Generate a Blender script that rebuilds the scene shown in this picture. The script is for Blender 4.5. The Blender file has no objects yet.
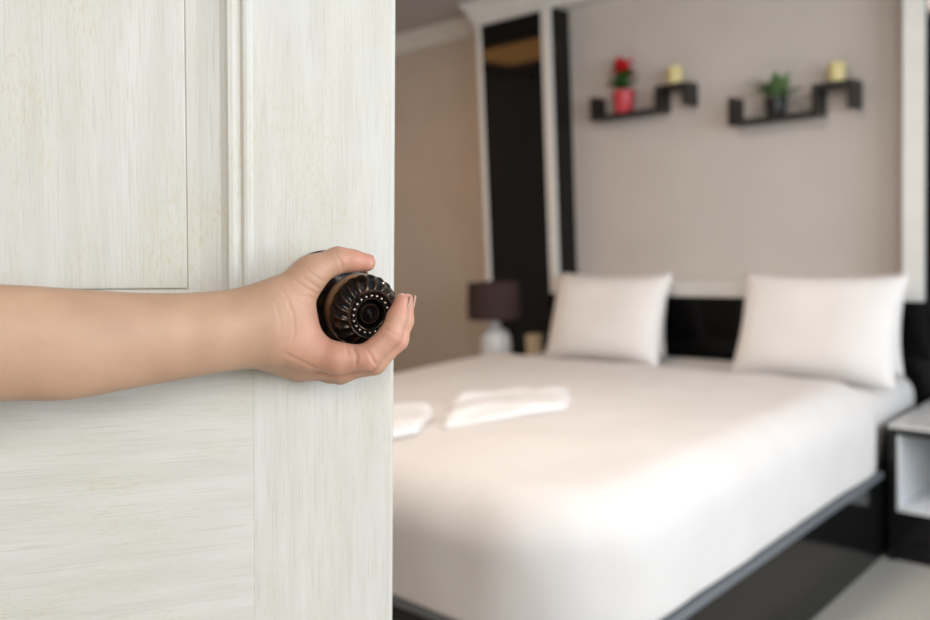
import bpy, bmesh, math, random
import numpy as np
from mathutils import Vector, Matrix

random.seed(7)
rng = np.random.default_rng(11)
scene = bpy.context.scene
COL = scene.collection
PI = math.pi

# ------------------------------------------------------------------ camera
YAW, PITCH, ROLL, FOCAL_PX, CAM_H = 0.753236, 0.0930195, -0.0448751, 873.921, 1.18
cf = Vector((-math.sin(YAW) * math.cos(PITCH), math.cos(YAW) * math.cos(PITCH), -math.sin(PITCH)))
_r0 = Vector((math.cos(YAW), math.sin(YAW), 0))
_u0 = _r0.cross(cf)
cr = _r0 * math.cos(ROLL) + _u0 * math.sin(ROLL)
cu = -_r0 * math.sin(ROLL) + _u0 * math.cos(ROLL)
cam_data = bpy.data.cameras.new('camera')
cam = bpy.data.objects.new('camera', cam_data)
COL.objects.link(cam)
cam.matrix_world = Matrix(((cr.x, cu.x, -cf.x, 0), (cr.y, cu.y, -cf.y, 0), (cr.z, cu.z, -cf.z, CAM_H), (0, 0, 0, 1)))
cam_data.sensor_width = 36
cam_data.lens = 36 * FOCAL_PX / 930
cam_data.clip_start = 0.02
cam_data.dof.use_dof = True
cam_data.dof.focus_distance = 0.665
cam_data.dof.aperture_fstop = 4.2
scene.camera = cam

# ------------------------------------------------------------------ light
world = bpy.data.worlds.new('daylight')
scene.world = world
world.use_nodes = True
world.node_tree.nodes['Background'].inputs[0].default_value = (1.0, 0.98, 0.94, 1)
world.node_tree.nodes['Background'].inputs[1].default_value = 0.27

def area_light(name, loc, target, sx, sy, power, colour):
    d = bpy.data.lights.new(name, 'AREA')
    d.shape = 'RECTANGLE'; d.size = sx; d.size_y = sy; d.energy = power; d.color = colour
    o = bpy.data.objects.new(name, d); COL.objects.link(o)
    o.location = loc
    o.rotation_euler = (Vector(target) - Vector(loc)).to_track_quat('-Z', 'Y').to_euler()
    return o

# daylight falling through the window in the right-hand wall
area_light('window_daylight', (1.79, 1.65, 1.45), (-1.0, 1.65, 1.25), 2.9, 1.4, 82, (0.82, 0.91, 1.0))
# added fill light behind the camera for the door, arm and bed foot
area_light('added_front_fill', (1.5, -1.2, 2.0), (-1.0, 1.0, 0.8), 0.9, 0.9, 33, (1.0, 0.955, 0.89))

vs = scene.view_settings
vs.view_transform = 'Standard'; vs.look = 'None'; vs.gamma = 1; vs.use_curve_mapping = False
vs.exposure = 0.0

# ------------------------------------------------------------------ helpers
def new_mat(name, colour, rough=0.6, metal=0.0, coat=0.0, spec=0.5):
    m = bpy.data.materials.new(name); m.use_nodes = True
    b = m.node_tree.nodes['Principled BSDF']
    b.inputs['Base Color'].default_value = (*colour, 1)
    b.inputs['Roughness'].default_value = rough
    b.inputs['Metallic'].default_value = metal
    b.inputs['Coat Weight'].default_value = coat
    b.inputs['Specular IOR Level'].default_value = spec
    return m

def nodes_of(m): return m.node_tree.nodes, m.node_tree.links, m.node_tree.nodes['Principled BSDF']

def noise_mat(name, c1, c2, scale=8, stretch=(1, 1, 1), rough=0.7, bump=0.1, bump_dist=0.002, detail=4, lo=0.35, hi=0.65, **kw):
    m = new_mat(name, c1, rough, **kw)
    N, L, b = nodes_of(m)
    tc = N.new('ShaderNodeTexCoord'); mp = N.new('ShaderNodeMapping'); nz = N.new('ShaderNodeTexNoise')
    rp = N.new('ShaderNodeValToRGB'); bp = N.new('ShaderNodeBump')
    mp.inputs['Scale'].default_value = stretch
    nz.inputs['Scale'].default_value = scale; nz.inputs['Detail'].default_value = detail
    rp.color_ramp.elements[0].position = lo; rp.color_ramp.elements[0].color = (*c1, 1)
    rp.color_ramp.elements[1].position = hi; rp.color_ramp.elements[1].color = (*c2, 1)
    L.new(tc.outputs['Object'], mp.inputs['Vector']); L.new(mp.outputs[0], nz.inputs['Vector'])
    L.new(nz.outputs['Fac'], rp.inputs['Fac']); L.new(rp.outputs['Color'], b.inputs['Base Color'])
    bp.inputs['Strength'].default_value = bump; bp.inputs['Distance'].default_value = bump_dist
    L.new(nz.outputs['Fac'], bp.inputs['Height']); L.new(bp.outputs['Normal'], b.inputs['Normal'])
    return m

def link(name, me, mat, parent=None):
    o = bpy.data.objects.new(name, me); COL.objects.link(o)
    if mat and not me.materials: me.materials.append(mat)
    if parent: o.parent = parent
    return o

def mesh_from(verts, faces, smooth=False):
    me = bpy.data.meshes.new('m'); me.from_pydata(verts, [], faces); me.update()
    if smooth:
        for p in me.polygons: p.use_smooth = True
    return me

def bm_mesh(bm, smooth=False):
    bmesh.ops.recalc_face_normals(bm, faces=bm.faces)
    me = bpy.data.meshes.new('m'); bm.to_mesh(me); bm.free()
    if smooth:
        for p in me.polygons: p.use_smooth = True
    return me

def box_bm(x0, x1, y0, y1, z0, z1, bevel=0.0, seg=2):
    bm = bmesh.new()
    bmesh.ops.create_cube(bm, size=1)
    for v in bm.verts:
        v.co = Vector((x0 + (v.co.x + .5) * (x1 - x0), y0 + (v.co.y + .5) * (y1 - y0), z0 + (v.co.z + .5) * (z1 - z0)))
    if bevel > 0:
        bmesh.ops.bevel(bm, geom=bm.edges[:], offset=bevel, segments=seg, profile=0.5, affect='EDGES')
    return bm

def box(name, x0, x1, y0, y1, z0, z1, mat, parent=None, bevel=0.0, seg=2):
    return link(name, bm_mesh(box_bm(x0, x1, y0, y1, z0, z1, bevel, seg)), mat, parent)

def lathe_mesh(profile, seg=48, smooth=True, close=True):
    """profile: list of (radius, z), turned round z"""
    V, Fc = [], []
    n = len(profile)
    for i in range(seg):
        a = 2 * PI * i / seg
        for r_, z in profile: V.append((r_ * math.cos(a), r_ * math.sin(a), z))
    for i in range(seg):
        j = (i + 1) % seg
        for k in range(n - 1): Fc.append((i * n + k, j * n + k, j * n + k + 1, i * n + k + 1))
    bm = bmesh.new()
    vs_ = [bm.verts.new(v) for v in V]
    for f_ in Fc:
        try: bm.faces.new([vs_[t] for t in f_])
        except ValueError: pass
    bmesh.ops.remove_doubles(bm, verts=bm.verts, dist=1e-6)
    me = bm_mesh(bm, smooth)
    me.set_sharp_from_angle(angle=math.radians(38))
    return me

def extrude_profile(pts, a, b, axis='x'):
    """closed 2-D profile (p, q) swept along an axis from a to b; x: (y,z) profile, y: (x,z)"""
    n = len(pts)
    def P(t, p, q): return (t, p, q) if axis == 'x' else ((p, t, q) if axis == 'y' else (p, q, t))
    V = [P(a, *p) for p in pts] + [P(b, *p) for p in pts]
    Fc = [(i, (i + 1) % n, n + (i + 1) % n, n + i) for i in range(n)] + [tuple(range(n)), tuple(range(n, 2 * n))]
    bm = bmesh.new(); vv = [bm.verts.new(v) for v in V]
    for f_ in Fc: bm.faces.new([vv[t] for t in f_])
    return bm_mesh(bm)

def empty(name, loc=(0, 0, 0), rot=(0, 0, 0)):
    o = bpy.data.objects.new(name, None); COL.objects.link(o)
    o.location = loc; o.rotation_euler = rot; o.empty_display_size = 0.05
    return o

def tag(o, label, cat, group=None):
    o['label'] = label; o['category'] = cat
    if group: o['group'] = group
    return o

def struct(o, label=None):
    o['kind'] = 'structure'
    if label: o['label'] = label
    return o

# ------------------------------------------------------------------ materials
M = {}
M['wall_beige'] = noise_mat('wall_beige_paint', (0.63, 0.56, 0.49), (0.66, 0.59, 0.52), 5, bump=0.03)
M['wall_grey'] = noise_mat('wall_grey_paint', (0.64, 0.59, 0.55), (0.66, 0.61, 0.57), 5, bump=0.03)
M['ceiling'] = noise_mat('ceiling_paint', (0.50, 0.49, 0.49), (0.52, 0.51, 0.51), 5, bump=0.03)
M['white_trim'] = noise_mat('white_trim_paint', (0.82, 0.81, 0.77), (0.86, 0.85, 0.81), 10, bump=0.03, rough=0.45)
M['black_gloss'] = new_mat('black_glass', (0.004, 0.004, 0.004), 0.06, spec=0.28)
M['black_lacquer'] = noise_mat('black_lacquer', (0.006, 0.006, 0.007), (0.009, 0.009, 0.009), 30, rough=0.12, bump=0.02, spec=0.32)
M['black_wood'] = noise_mat('black_stained_wood', (0.010, 0.008, 0.007), (0.020, 0.016, 0.014), 12, (1, 8, 8), rough=0.4, bump=0.05)
M['carpet'] = noise_mat('beige_carpet', (0.40, 0.375, 0.33), (0.50, 0.47, 0.42), 220, rough=0.95, bump=0.5, bump_dist=0.004)
M['linen'] = noise_mat('white_linen', (0.76, 0.73, 0.71), (0.79, 0.76, 0.74), 6, rough=0.85, bump=0.15, bump_dist=0.006)
M['pillowcase'] = noise_mat('white_pillowcase', (0.82, 0.79, 0.765), (0.85, 0.82, 0.80), 7, rough=0.85, bump=0.15, bump_dist=0.006)
M['towel'] = noise_mat('white_towel', (0.80, 0.79, 0.785), (0.84, 0.83, 0.825), 90, rough=0.95, bump=0.5, bump_dist=0.004)
M['niche_white'] = noise_mat('white_laminate', (0.78, 0.80, 0.82), (0.82, 0.84, 0.86), 8, rough=0.35, bump=0.02)
M['top_white'] = noise_mat('white_stone_top', (0.62, 0.62, 0.62), (0.72, 0.72, 0.72), 14, rough=0.25, bump=0.02)
M['shade'] = noise_mat('brown_lamp_fabric', (0.035, 0.018, 0.017), (0.055, 0.028, 0.026), 160, rough=0.9, bump=0.2)
M['ceramic'] = noise_mat('white_ceramic', (0.62, 0.62, 0.62), (0.76, 0.76, 0.76), 18, rough=0.2, bump=0.03)
M['brass'] = noise_mat('dull_brass', (0.30, 0.22, 0.10), (0.36, 0.27, 0.13), 30, rough=0.35, bump=0.02, metal=0.9)
M['red_pot'] = noise_mat('red_glazed_pot', (0.55, 0.045, 0.06), (0.64, 0.07, 0.085), 20, rough=0.3, bump=0.03)
M['red_petal'] = noise_mat('red_petal', (0.58, 0.012, 0.018), (0.72, 0.025, 0.035), 40, rough=0.6, bump=0.1)
M['green_dark'] = noise_mat('dark_green_leaf', (0.03, 0.10, 0.02), (0.06, 0.18, 0.035), 40, rough=0.5, bump=0.1)
M['green_light'] = noise_mat('light_green_leaf', (0.12, 0.22, 0.08), (0.24, 0.38, 0.17), 40, rough=0.5, bump=0.1)
M['black_pot'] = noise_mat('black_pot', (0.01, 0.01, 0.01), (0.018, 0.017, 0.016), 30, rough=0.4, bump=0.05)
M['soil'] = noise_mat('soil', (0.03, 0.02, 0.012), (0.07, 0.05, 0.03), 90, rough=0.95, bump=0.6)
M['candle'] = noise_mat('yellow_wax', (0.72, 0.60, 0.27), (0.78, 0.67, 0.34), 20, rough=0.5, bump=0.05)
M['wick'] = new_mat('candle_wick', (0.03, 0.025, 0.02), 0.9)
M['cream'] = noise_mat('cream_card', (0.70, 0.57, 0.38), (0.76, 0.63, 0.43), 10, rough=0.7, bump=0.03)
M['glass'] = new_mat('window_glass', (0.9, 0.95, 1.0), 0.02)
M['glass'].node_tree.nodes['Principled BSDF'].inputs['Transmission Weight'].default_value = 1.0
M['lamp_warm'] = new_mat('warm_light_diffuser', (0.9, 0.6, 0.3), 0.5)
_b = M['lamp_warm'].node_tree.nodes['Principled BSDF']
_b.inputs['Emission Color'].default_value = (1.0, 0.46, 0.14, 1); _b.inputs['Emission Strength'].default_value = 3.6

M['fill_white'] = new_mat('added_fill_diffuser', (0.9, 0.85, 0.8), 0.5)
_b = M['fill_white'].node_tree.nodes['Principled BSDF']
_b.inputs['Emission Color'].default_value = (1.0, 0.86, 0.74, 1); _b.inputs['Emission Strength'].default_value = 46.0

def bronze(name, dark, worn, rough, lo=0.47, hi=0.62):
    m = new_mat(name, dark, rough, metal=0.85)
    N, L, b = nodes_of(m)
    g = N.new('ShaderNodeNewGeometry'); rp = N.new('ShaderNodeValToRGB')
    tc = N.new('ShaderNodeTexCoord'); nz = N.new('ShaderNodeTexNoise'); nz.inputs['Scale'].default_value = 120; nz.inputs['Detail'].default_value = 5
    ad = N.new('ShaderNodeMath'); ad.operation = 'MULTIPLY_ADD'; ad.inputs[1].default_value = 0.22; 
    sb = N.new('ShaderNodeMath'); sb.operation = 'SUBTRACT'; sb.inputs[1].default_value = 0.11
    L.new(tc.outputs['Object'], nz.inputs['Vector'])
    L.new(nz.outputs['Fac'], ad.inputs[0]); L.new(g.outputs['Pointiness'], ad.inputs[2]); L.new(ad.outputs[0], sb.inputs[0])
    rp.color_ramp.elements[0].position = lo; rp.color_ramp.elements[0].color = (*dark, 1)
    rp.color_ramp.elements[1].position = hi; rp.color_ramp.elements[1].color = (*worn, 1)
    L.new(sb.outputs[0], rp.inputs['Fac']); L.new(rp.outputs['Color'], b.inputs['Base Color'])
    return m
M['bronze_dark'] = bronze('oil_rubbed_bronze', (0.020, 0.019, 0.018), (0.20, 0.13, 0.085), 0.21, 0.50, 0.66)
M['bronze_brown'] = bronze('worn_copper_bronze', (0.11, 0.050, 0.020), (0.36, 0.17, 0.07), 0.36, 0.42, 0.60)
M['bronze_bead'] = bronze('polished_bronze_beads', (0.30, 0.23, 0.19), (0.75, 0.62, 0.54), 0.25)
M['sheen_rail'] = new_mat('rail_painted_sheen', (0.16, 0.18, 0.20), 0.35)  # bluish window reflection on the black base's ledge, put into the colour
M['key_black'] = new_mat('keyway_black', (0.006, 0.006, 0.006), 0.5)
M['steel'] = new_mat('hinge_steel', (0.5, 0.5, 0.48), 0.3, metal=1.0)

def door_paint(name, along):
    """white-washed open-grain timber; along = 'v' (grain upright) or 'h'"""
    m = new_mat(name, (0.7, 0.7, 0.66), 0.55)
    N, L, b = nodes_of(m)
    tc = N.new('ShaderNodeTexCoord')
    def nz(scale, detail, st, rough=0.6):
        mp = N.new('ShaderNodeMapping'); t = N.new('ShaderNodeTexNoise')
        mp.inputs['Scale'].default_value = st if along == 'v' else (st[1], st[0], st[2])
        t.inputs['Scale'].default_value = scale; t.inputs['Detail'].default_value = detail; t.inputs['Roughness'].default_value = rough
        L.new(tc.outputs['Object'], mp.inputs['Vector']); L.new(mp.outputs[0], t.inputs['Vector'])
        return t.outputs['Fac']
    def ramp(src, p0, p1, c0, c1):
        r_ = N.new('ShaderNodeValToRGB'); e = r_.color_ramp.elements
        e[0].position = p0; e[1].position = p1; e[0].color = (*c0, 1); e[1].color = (*c1, 1)
        L.new(src, r_.inputs['Fac']); return r_.outputs['Color']
    def mix(fac, a, c):
        x = N.new('ShaderNodeMix'); x.data_type = 'RGBA'
        L.new(fac, x.inputs[0])
        if isinstance(a, tuple): x.inputs[6].default_value = (*a, 1)
        else: L.new(a, x.inputs[6])
        if isinstance(c, tuple): x.inputs[7].default_value = (*c, 1)
        else: L.new(c, x.inputs[7])
        return x.outputs[2]
    def mul(a, c):
        x = N.new('ShaderNodeMath'); x.operation = 'MULTIPLY'
        L.new(a, x.inputs[0])
        if isinstance(c, float): x.inputs[1].default_value = c
        else: L.new(c, x.inputs[1])
        return x.outputs[0]
    grain = nz(1, 5, (620, 16, 620), 0.65)
    soft = nz(1, 3, (60, 6, 60))
    cloud = nz(9, 3, (1.4, 0.6, 1.4))
    speck = nz(1, 4, (640, 130, 640), 0.7)
    base = ramp(soft, 0.30, 0.70, (0.555, 0.538, 0.488), (0.63, 0.617, 0.572))
    w = (1, 1, 1); k = (0, 0, 0)
    g1 = ramp(grain, 0.36, 0.46, w, k)
    col = mix(mul(g1, 0.5), base, (0.47, 0.45, 0.385))
    patch = ramp(cloud, 0.44, 0.62, k, w)
    s1 = ramp(speck, 0.52, 0.66, k, w)
    col = mix(mul(mul(patch, s1), 0.75), col, (0.50, 0.43, 0.27))
    col = mix(mul(patch, 0.28), col, (0.57, 0.53, 0.41))
    L.new(col, b.inputs['Base Color'])
    bp = N.new('ShaderNodeBump'); bp.inputs['Strength'].default_value = 0.35; bp.inputs['Distance'].default_value = 0.0007
    L.new(grain, bp.inputs['Height']); L.new(bp.outputs['Normal'], b.inputs['Normal'])
    return m
M['door_v'] = door_paint('white_washed_timber_upright', 'v')
M['door_h'] = door_paint('white_washed_timber_level', 'h')

def skin_mat():
    m = new_mat('skin', (0.6, 0.36, 0.25), 0.5)
    N, L, b = nodes_of(m)
    at = N.new('ShaderNodeAttribute'); at.attribute_name = 'redness'
    tc = N.new('ShaderNodeTexCoord')
    n1 = N.new('ShaderNodeTexNoise'); n1.inputs['Scale'].default_value = 26; n1.inputs['Detail'].default_value = 5
    n2 = N.new('ShaderNodeTexVoronoi'); n2.inputs['Scale'].default_value = 1100
    mx = N.new('ShaderNodeMix'); mx.data_type = 'RGBA'
    mx.inputs[6].default_value = (0.49, 0.30, 0.195, 1); mx.inputs[7].default_value = (0.57, 0.27, 0.19, 1)
    L.new(at.outputs['Fac'], mx.inputs[0])
    rp = N.new('ShaderNodeValToRGB'); rp.color_ramp.elements[0].color = (0.90, 0.88, 0.86, 1); rp.color_ramp.elements[1].color = (1.06, 1.06, 1.06, 1)
    rp.color_ramp.elements[0].position = 0.3; rp.color_ramp.elements[1].position = 0.7
    L.new(tc.outputs['Object'], n1.inputs['Vector']); L.new(tc.outputs['Object'], n2.inputs['Vector']); L.new(n1.outputs['Fac'], rp.inputs['Fac'])
    ml = N.new('ShaderNodeMix'); ml.data_type = 'RGBA'; ml.blend_type = 'MULTIPLY'; ml.inputs[0].default_value = 1.0
    L.new(mx.outputs[2], ml.inputs[6]); L.new(rp.outputs['Color'], ml.inputs[7]); L.new(ml.outputs[2], b.inputs['Base Color'])
    b.inputs['Subsurface Weight'].default_value = 0.12
    b.inputs['Subsurface Radius'].default_value = (1.0, 0.35, 0.2)
    b.inputs['Subsurface Scale'].default_value = 0.006
    bp = N.new('ShaderNodeBump'); bp.inputs['Strength'].default_value = 0.3; bp.inputs['Distance'].default_value = 0.0004
    L.new(n2.outputs['Distance'], bp.inputs['Height']); L.new(bp.outputs['Normal'], b.inputs['Normal'])
    return m
M['skin'] = skin_mat()
M['nail'] = new_mat('fingernail', (0.50, 0.30, 0.22), 0.35)

# ------------------------------------------------------------------ room shell
CEIL = 2.37
YB, YH, YG = 3.821, 3.596, 3.714            # back wall, panelling face, recessed grey wall
XL, XR, YF = -4.6, 1.8, -0.21

struct(box('floor', XL - .15, XR + .15, -2.6, YB + .15, -0.12, 0, M['carpet']), 'beige woven carpet floor')
struct(box('ceiling', XL - .15, XR + .15, YF - .13, YB + .15, CEIL, CEIL + .12, M['ceiling']), 'plain grey painted ceiling')
struct(box('wall_back', XL - .15, XR + .15, YB, YB + .15, 0, CEIL, M['wall_beige']), 'plain warm beige wall behind the bed unit')
struct(box('wall_left', XL - .15, XL, YF, YB, 0, CEIL, M['wall_beige']))
struct(box('wall_front', XL - .15, -0.985, YF - .13, YF, 0, CEIL, M['wall_beige']))

# right-hand wall with its window (out of view, lets the daylight in)
WY0, WY1, WZ0, WZ1 = 0.15, 3.15, 0.7, 2.2
wr = empty('wall_right', (XR, 0, 0)); struct(wr)
for nm, a in (('wall_section', (0, .15, YF - .13, WY0, 0, CEIL)), ('wall_section', (0, .15, WY1, YB, 0, CEIL)),
              ('wall_section', (0, .15, WY0, WY1, 0, WZ0)), ('wall_section', (0, .15, WY0, WY1, WZ1, CEIL))):
    box(nm, *a, M['wall_beige'], wr)
wn = empty('window_1', (XR + .05, 0, 0)); struct(wn)
mid = (WY0 + WY1) / 2
for a in ((WY0, WY1, WZ0, WZ0 + .05), (WY0, WY1, WZ1 - .05, WZ1)): box('window_frame', 0, .06, *a, M['white_trim'], wn)
for y in (WY0, mid - .025, WY1 - .05): box('window_frame', 0, .06, y, y + .05, WZ0 + .05, WZ1 - .05, M['white_trim'], wn)

box('pane', .025, .031, WY0 + .05, mid - .025, WZ0 + .05, WZ1 - .05, M['glass'], wn)
box('pane', .025, .031, mid + .025, WY1 - .05, WZ0 + .05, WZ1 - .05, M['glass'], wn)

# crown moulding profile: projects p from the wall plane, drops q from the ceiling
def crown_profile(yw, p, h):
    pr = [(0, 0), (-p, 0), (-p, -.018), (-p + .012, -.024), (-p * .62, -h * .42), (-p * .30, -h * .70), (-p * .22, -h * .82), (-p * .22, -h), (0, -h)]
    return [(yw + a, CEIL + b) for a, b in pr]
struct(link('trim_1', extrude_profile(crown_profile(YB, .085, .095), XL, -3.19), M['white_trim']), 'white crown moulding along the beige wall')

# ------------------------------------------------------------------ bed wall panelling (built in)
bw = empty('wall_panelling', (-1.86, YB, 0)); struct(bw, 'white-framed black glass panelling with a grey recess behind the bed')
def bwp(o): o.parent = bw; o.matrix_parent_inverse = Matrix.Translation((1.86, -YB, 0)); return o
TOP = 2.25
bwp(box('black_glass_panel', -3.163, -2.735, YH, YB, 0, TOP, M['black_gloss']))
bwp(box('black_glass_panel', -0.99, -0.60, YH, YB, 0, TOP, M['black_gloss']))
bwp(box('headboard_panel', -2.735, -0.99, YH + .002, YG + .05, 0, .86, M['black_gloss']))
bwp(box('side_trim', -3.20, -3.163, YH - .006, YB, 0, TOP, M['white_trim'], bevel=.006))
bwp(box('side_trim', -0.60, -0.53, YH - .02, YB, 0, TOP, M['white_trim'], bevel=.006))
bwp(box('recess_panel', -2.735, -0.99, YG, YB, .86, CEIL, M['wall_grey']))
bwp(box('recess_return', -2.735, -2.672, YH, YG, .86, TOP, M['black_gloss']))
bwp(box('recess_return', -1.045, -0.99, YH, YG, .86, TOP, M['black_gloss']))
# the white frame: two stiles and a bottom rail with rounded inner corners
x0, x1, x2, x3, zb, zr, R_ = -2.744, -2.695, -1.054, -0.982, .828, .893, .05
def fillet(cx, cz, a0, a1, n=8): return [(cx + R_ * math.cos(a0 + (a1 - a0) * i / n), cz + R_ * math.sin(a0 + (a1 - a0) * i / n)) for i in range(n + 1)]
def frame_piece(name, pts):
    me = extrude_profile([(p, q) for p, q in pts], YH - .022, YH, 'y')
    return bwp(link(name, me, M['white_trim']))
frame_piece('frame_stile', [(x0, TOP), (x0, zb), (x1, zb), (x1, TOP)])
frame_piece('frame_stile', [(x2, TOP), (x2, zb), (x3, zb), (x3, TOP)])
frame_piece('frame_rail', [(x1, zb), (x2, zb), (x2, zr + R_)] + fillet(x2 - R_, zr + R_, 0, -PI / 2) + fillet(x1 + R_, zr + R_, -PI / 2, -PI))
bwp(box('rail_ledge', x1, x2, YH, YG, zr - .03, zr, M['white_trim']))
bwp(link('frieze', extrude_profile([(YH - .02, TOP), (YB, TOP), (YB, CEIL), (YH - .02, CEIL)], -3.19, -0.53), M['white_trim']))
# crown running along the front and round the left end of the panelling
def crown_wrap(xl, xr, yf, p, h):
    pr = [(0, h), (.22 * p, h), (.22 * p, h * .82), (.30 * p, h * .70), (.62 * p, h * .42), (p - .012, .024), (p, .018), (p, 0)]
    V, Fc = [], []
    for a, d in pr: V += [(xl - a, YB, CEIL - d), (xl - a, yf - a, CEIL - d), (xr + a, yf - a, CEIL - d), (xr + a, YB, CEIL - d)]
    for i in range(len(pr) - 1):
        for k in range(3): Fc.append((i * 4 + k, i * 4 + k + 1, i * 4 + 4 + k + 1, i * 4 + 4 + k))
    return mesh_from(V, Fc)
bwp(link('crown_moulding', crown_wrap(-3.19, -0.53, YH - .02, .055, .105), M['white_trim']))

# warm ceiling panel light over the far left of the room
cl = empty('ceiling_light', (-3.78, 2.46, CEIL)); tag(cl, 'warm glowing rectangular ceiling light mirrored in the black glass panel', 'ceiling light')
box('diffuser', -.36, .36, -.29, .29, -.020, -.002, M['lamp_warm'], cl, .004)
for a in ((-.40, .40, -.33, -.29), (-.40, .40, .29, .33), (-.40, -.36, -.29, .29), (.36, .40, -.29, .29)):
    box('frame', *a, -.028, -.001, M['white_trim'], cl, .003)

# added round ceiling lamp, out of view, brightening the bed and the room
cl2 = empty('ceiling_light', (-1.45, 1.6, CEIL)); tag(cl2, 'added unseen round ceiling light brightening the bed', 'ceiling light')
link('rim', lathe_mesh([(0, -.001), (.26, -.001), (.26, -.030), (.235, -.040), (.225, -.024), (0, -.024)], 48), M['white_trim'], cl2)
link('diffuser', lathe_mesh([(0, -.045), (.12, -.042), (.215, -.030), (.22, -.0245)], 48), M['fill_white'], cl2)

# ------------------------------------------------------------------ door (swung into the room)
door_n = Vector((0.90850, -0.41787, 0))
door_up = Vector((0.02507, 0.05451, 0.99820)).normalized()
door_rt = door_up.cross(door_n).normalized()
door_n = door_rt.cross(door_up)
DE = Vector((-0.5571, 0.5060, 1.1127))         # a point on the free edge, at the height of the lock
door = empty('door_1')
door.matrix_world = Matrix(((door_rt.x, door_up.x, door_n.x, DE.x), (door_rt.y, door_up.y, door_n.y, DE.y), (door_rt.z, door_up.z, door_n.z, DE.z), (0, 0, 0, 1)))
struct(door, 'white-washed panelled timber door standing open in the foreground')
DW, DB, DT, TH_ = 0.80, -1.095, 0.93, 0.040
ST = 0.1203                                    # stile width
PB, PT = -0.0305, DT - .12                      # upper panel opening
LB, LT = DB + .18, -0.36                       # lower panel opening
def dpart(name, x0, x1, y0, y1, m, z0=-TH_, z1=0.0, bev=.0012): return box(name, x0, x1, y0, y1, z0, z1, m, door, bev)
bm_ = box_bm(-ST, 0, DB, DT, -TH_, 0)
ed = [e for e in bm_.edges if all(abs(v.co.x) < 1e-6 for v in e.verts) and abs(e.verts[0].co.y - e.verts[1].co.y) > .5]
bmesh.ops.bevel(bm_, geom=ed, offset=.004, segments=4, profile=.5, affect='EDGES')
link('stile', bm_mesh(bm_), M['door_v'], door)
dpart('stile', -DW, -DW + ST, DB, DT, M['door_v'])
dpart('rail', -DW + ST, -ST - .0001, LT, PB, M['door_h'], -TH_, -.0001, 0)
dpart('rail', -DW + ST, -ST - .0001, PT, DT, M['door_h'], -TH_, -.0001, 0)
dpart('rail', -DW + ST, -ST - .0001, DB, LB, M['door_h'], -TH_, -.0001, 0)
PROF = [(-.001, -.012), (-.001, .0002), (.0012, .0022), (.0040, .0030), (.0065, .0022), (.0078, .0004), (.0088, -.0016), (.0105, -.0018), (.0120, .0002),
        (.0150, .0018), (.0185, .0012), (.0205, -.0020), (.0240, -.0038), (.0400, -.0075), (.0490, -.0083), (.0493, -.0094), (.0515, -.0094)]
def mould(x0, x1, y0, y1):
    V, Fc = [], []
    for o_, h in [(p_, q_ * (.65 if q_ > -.003 else 1)) for p_, q_ in PROF]: V += [(x0 + o_, y0 + o_, h), (x1 - o_, y0 + o_, h), (x1 - o_, y1 - o_, h), (x0 + o_, y1 - o_, h)]
    for i in range(len(PROF) - 1):
        for k in range(4):
            l = (k + 1) % 4
            Fc.append((i * 4 + k, i * 4 + l, i * 4 + 4 + l, i * 4 + 4 + k))
    return mesh_from(V, Fc)
for (y0, y1) in ((PB, PT), (LB, LT)):
    link('panel_moulding', mould(-DW + ST, -ST, y0, y1), M['door_v'], door)
    i_ = .0500
    dpart('panel', -DW + ST + i_, -ST - i_, y0 + i_, y1 - i_, M['door_v'], -.030, -.0066, .0012)
for z in (-.80, 0.0, .72):
    h = empty('hinge'); h.parent = door; h.location = (-DW, z, -.02)
    link('knuckle', lathe_mesh([(0, -.05), (.006, -.05), (.006, .05), (0, .05)], 12), M['steel'], h).rotation_euler = (-PI / 2, 0, 0)
    box('leaf_plate', -.0015, .001, -.05, .05, -.016, .016, M['steel'], h)
jamb = empty('trim_2', (-0.985, YF - .065, 0)); struct(jamb, 'white door jamb on the hinge side')
box('jamb_post', 0, .03, -.065, .065, 0, 2.15, M['white_trim'], jamb, .003)
box('architrave', -.065, .004, .065, .080, 0, 2.15, M['white_trim'], jamb, .004)

# knob: turned and fluted bronze, its axis square to the door, sagging a little on its worn spindle
KU, KV = -0.0502, 0.0106
knob_root = empty('door_knob'); knob_root.parent = door
knob_root.matrix_local = Matrix.Translation((KU, KV, 0)) @ Matrix.Rotation(math.radians(8.5), 4, 'X') @ Matrix.Rotation(math.radians(10.0), 4, 'Y') @ Matrix.Scale(1.06, 4)
ros = link('rosette', lathe_mesh([(0, -.001), (.0400, -.001), (.0405, .0022), (.0385, .0045), (.034, .0040), (.029, .0060), (.024, .0085), (.016, .0110), (.0, .0112)], 64), M['bronze_dark'], door)
ros.matrix_local = Matrix.Translation((KU - .009, KV, 0))
link('knob_body', lathe_mesh([(0, .004), (.0125, .004), (.0120, .012), (.0115, .018), (.0130, .0215), (.0185, .0245), (.0238, .0290), (.0266, .0350), (.0275, .0410), (.0270, .0465), (.0262, .0490), (0, .0490)], 72), M['bronze_brown'], knob_root)
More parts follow.
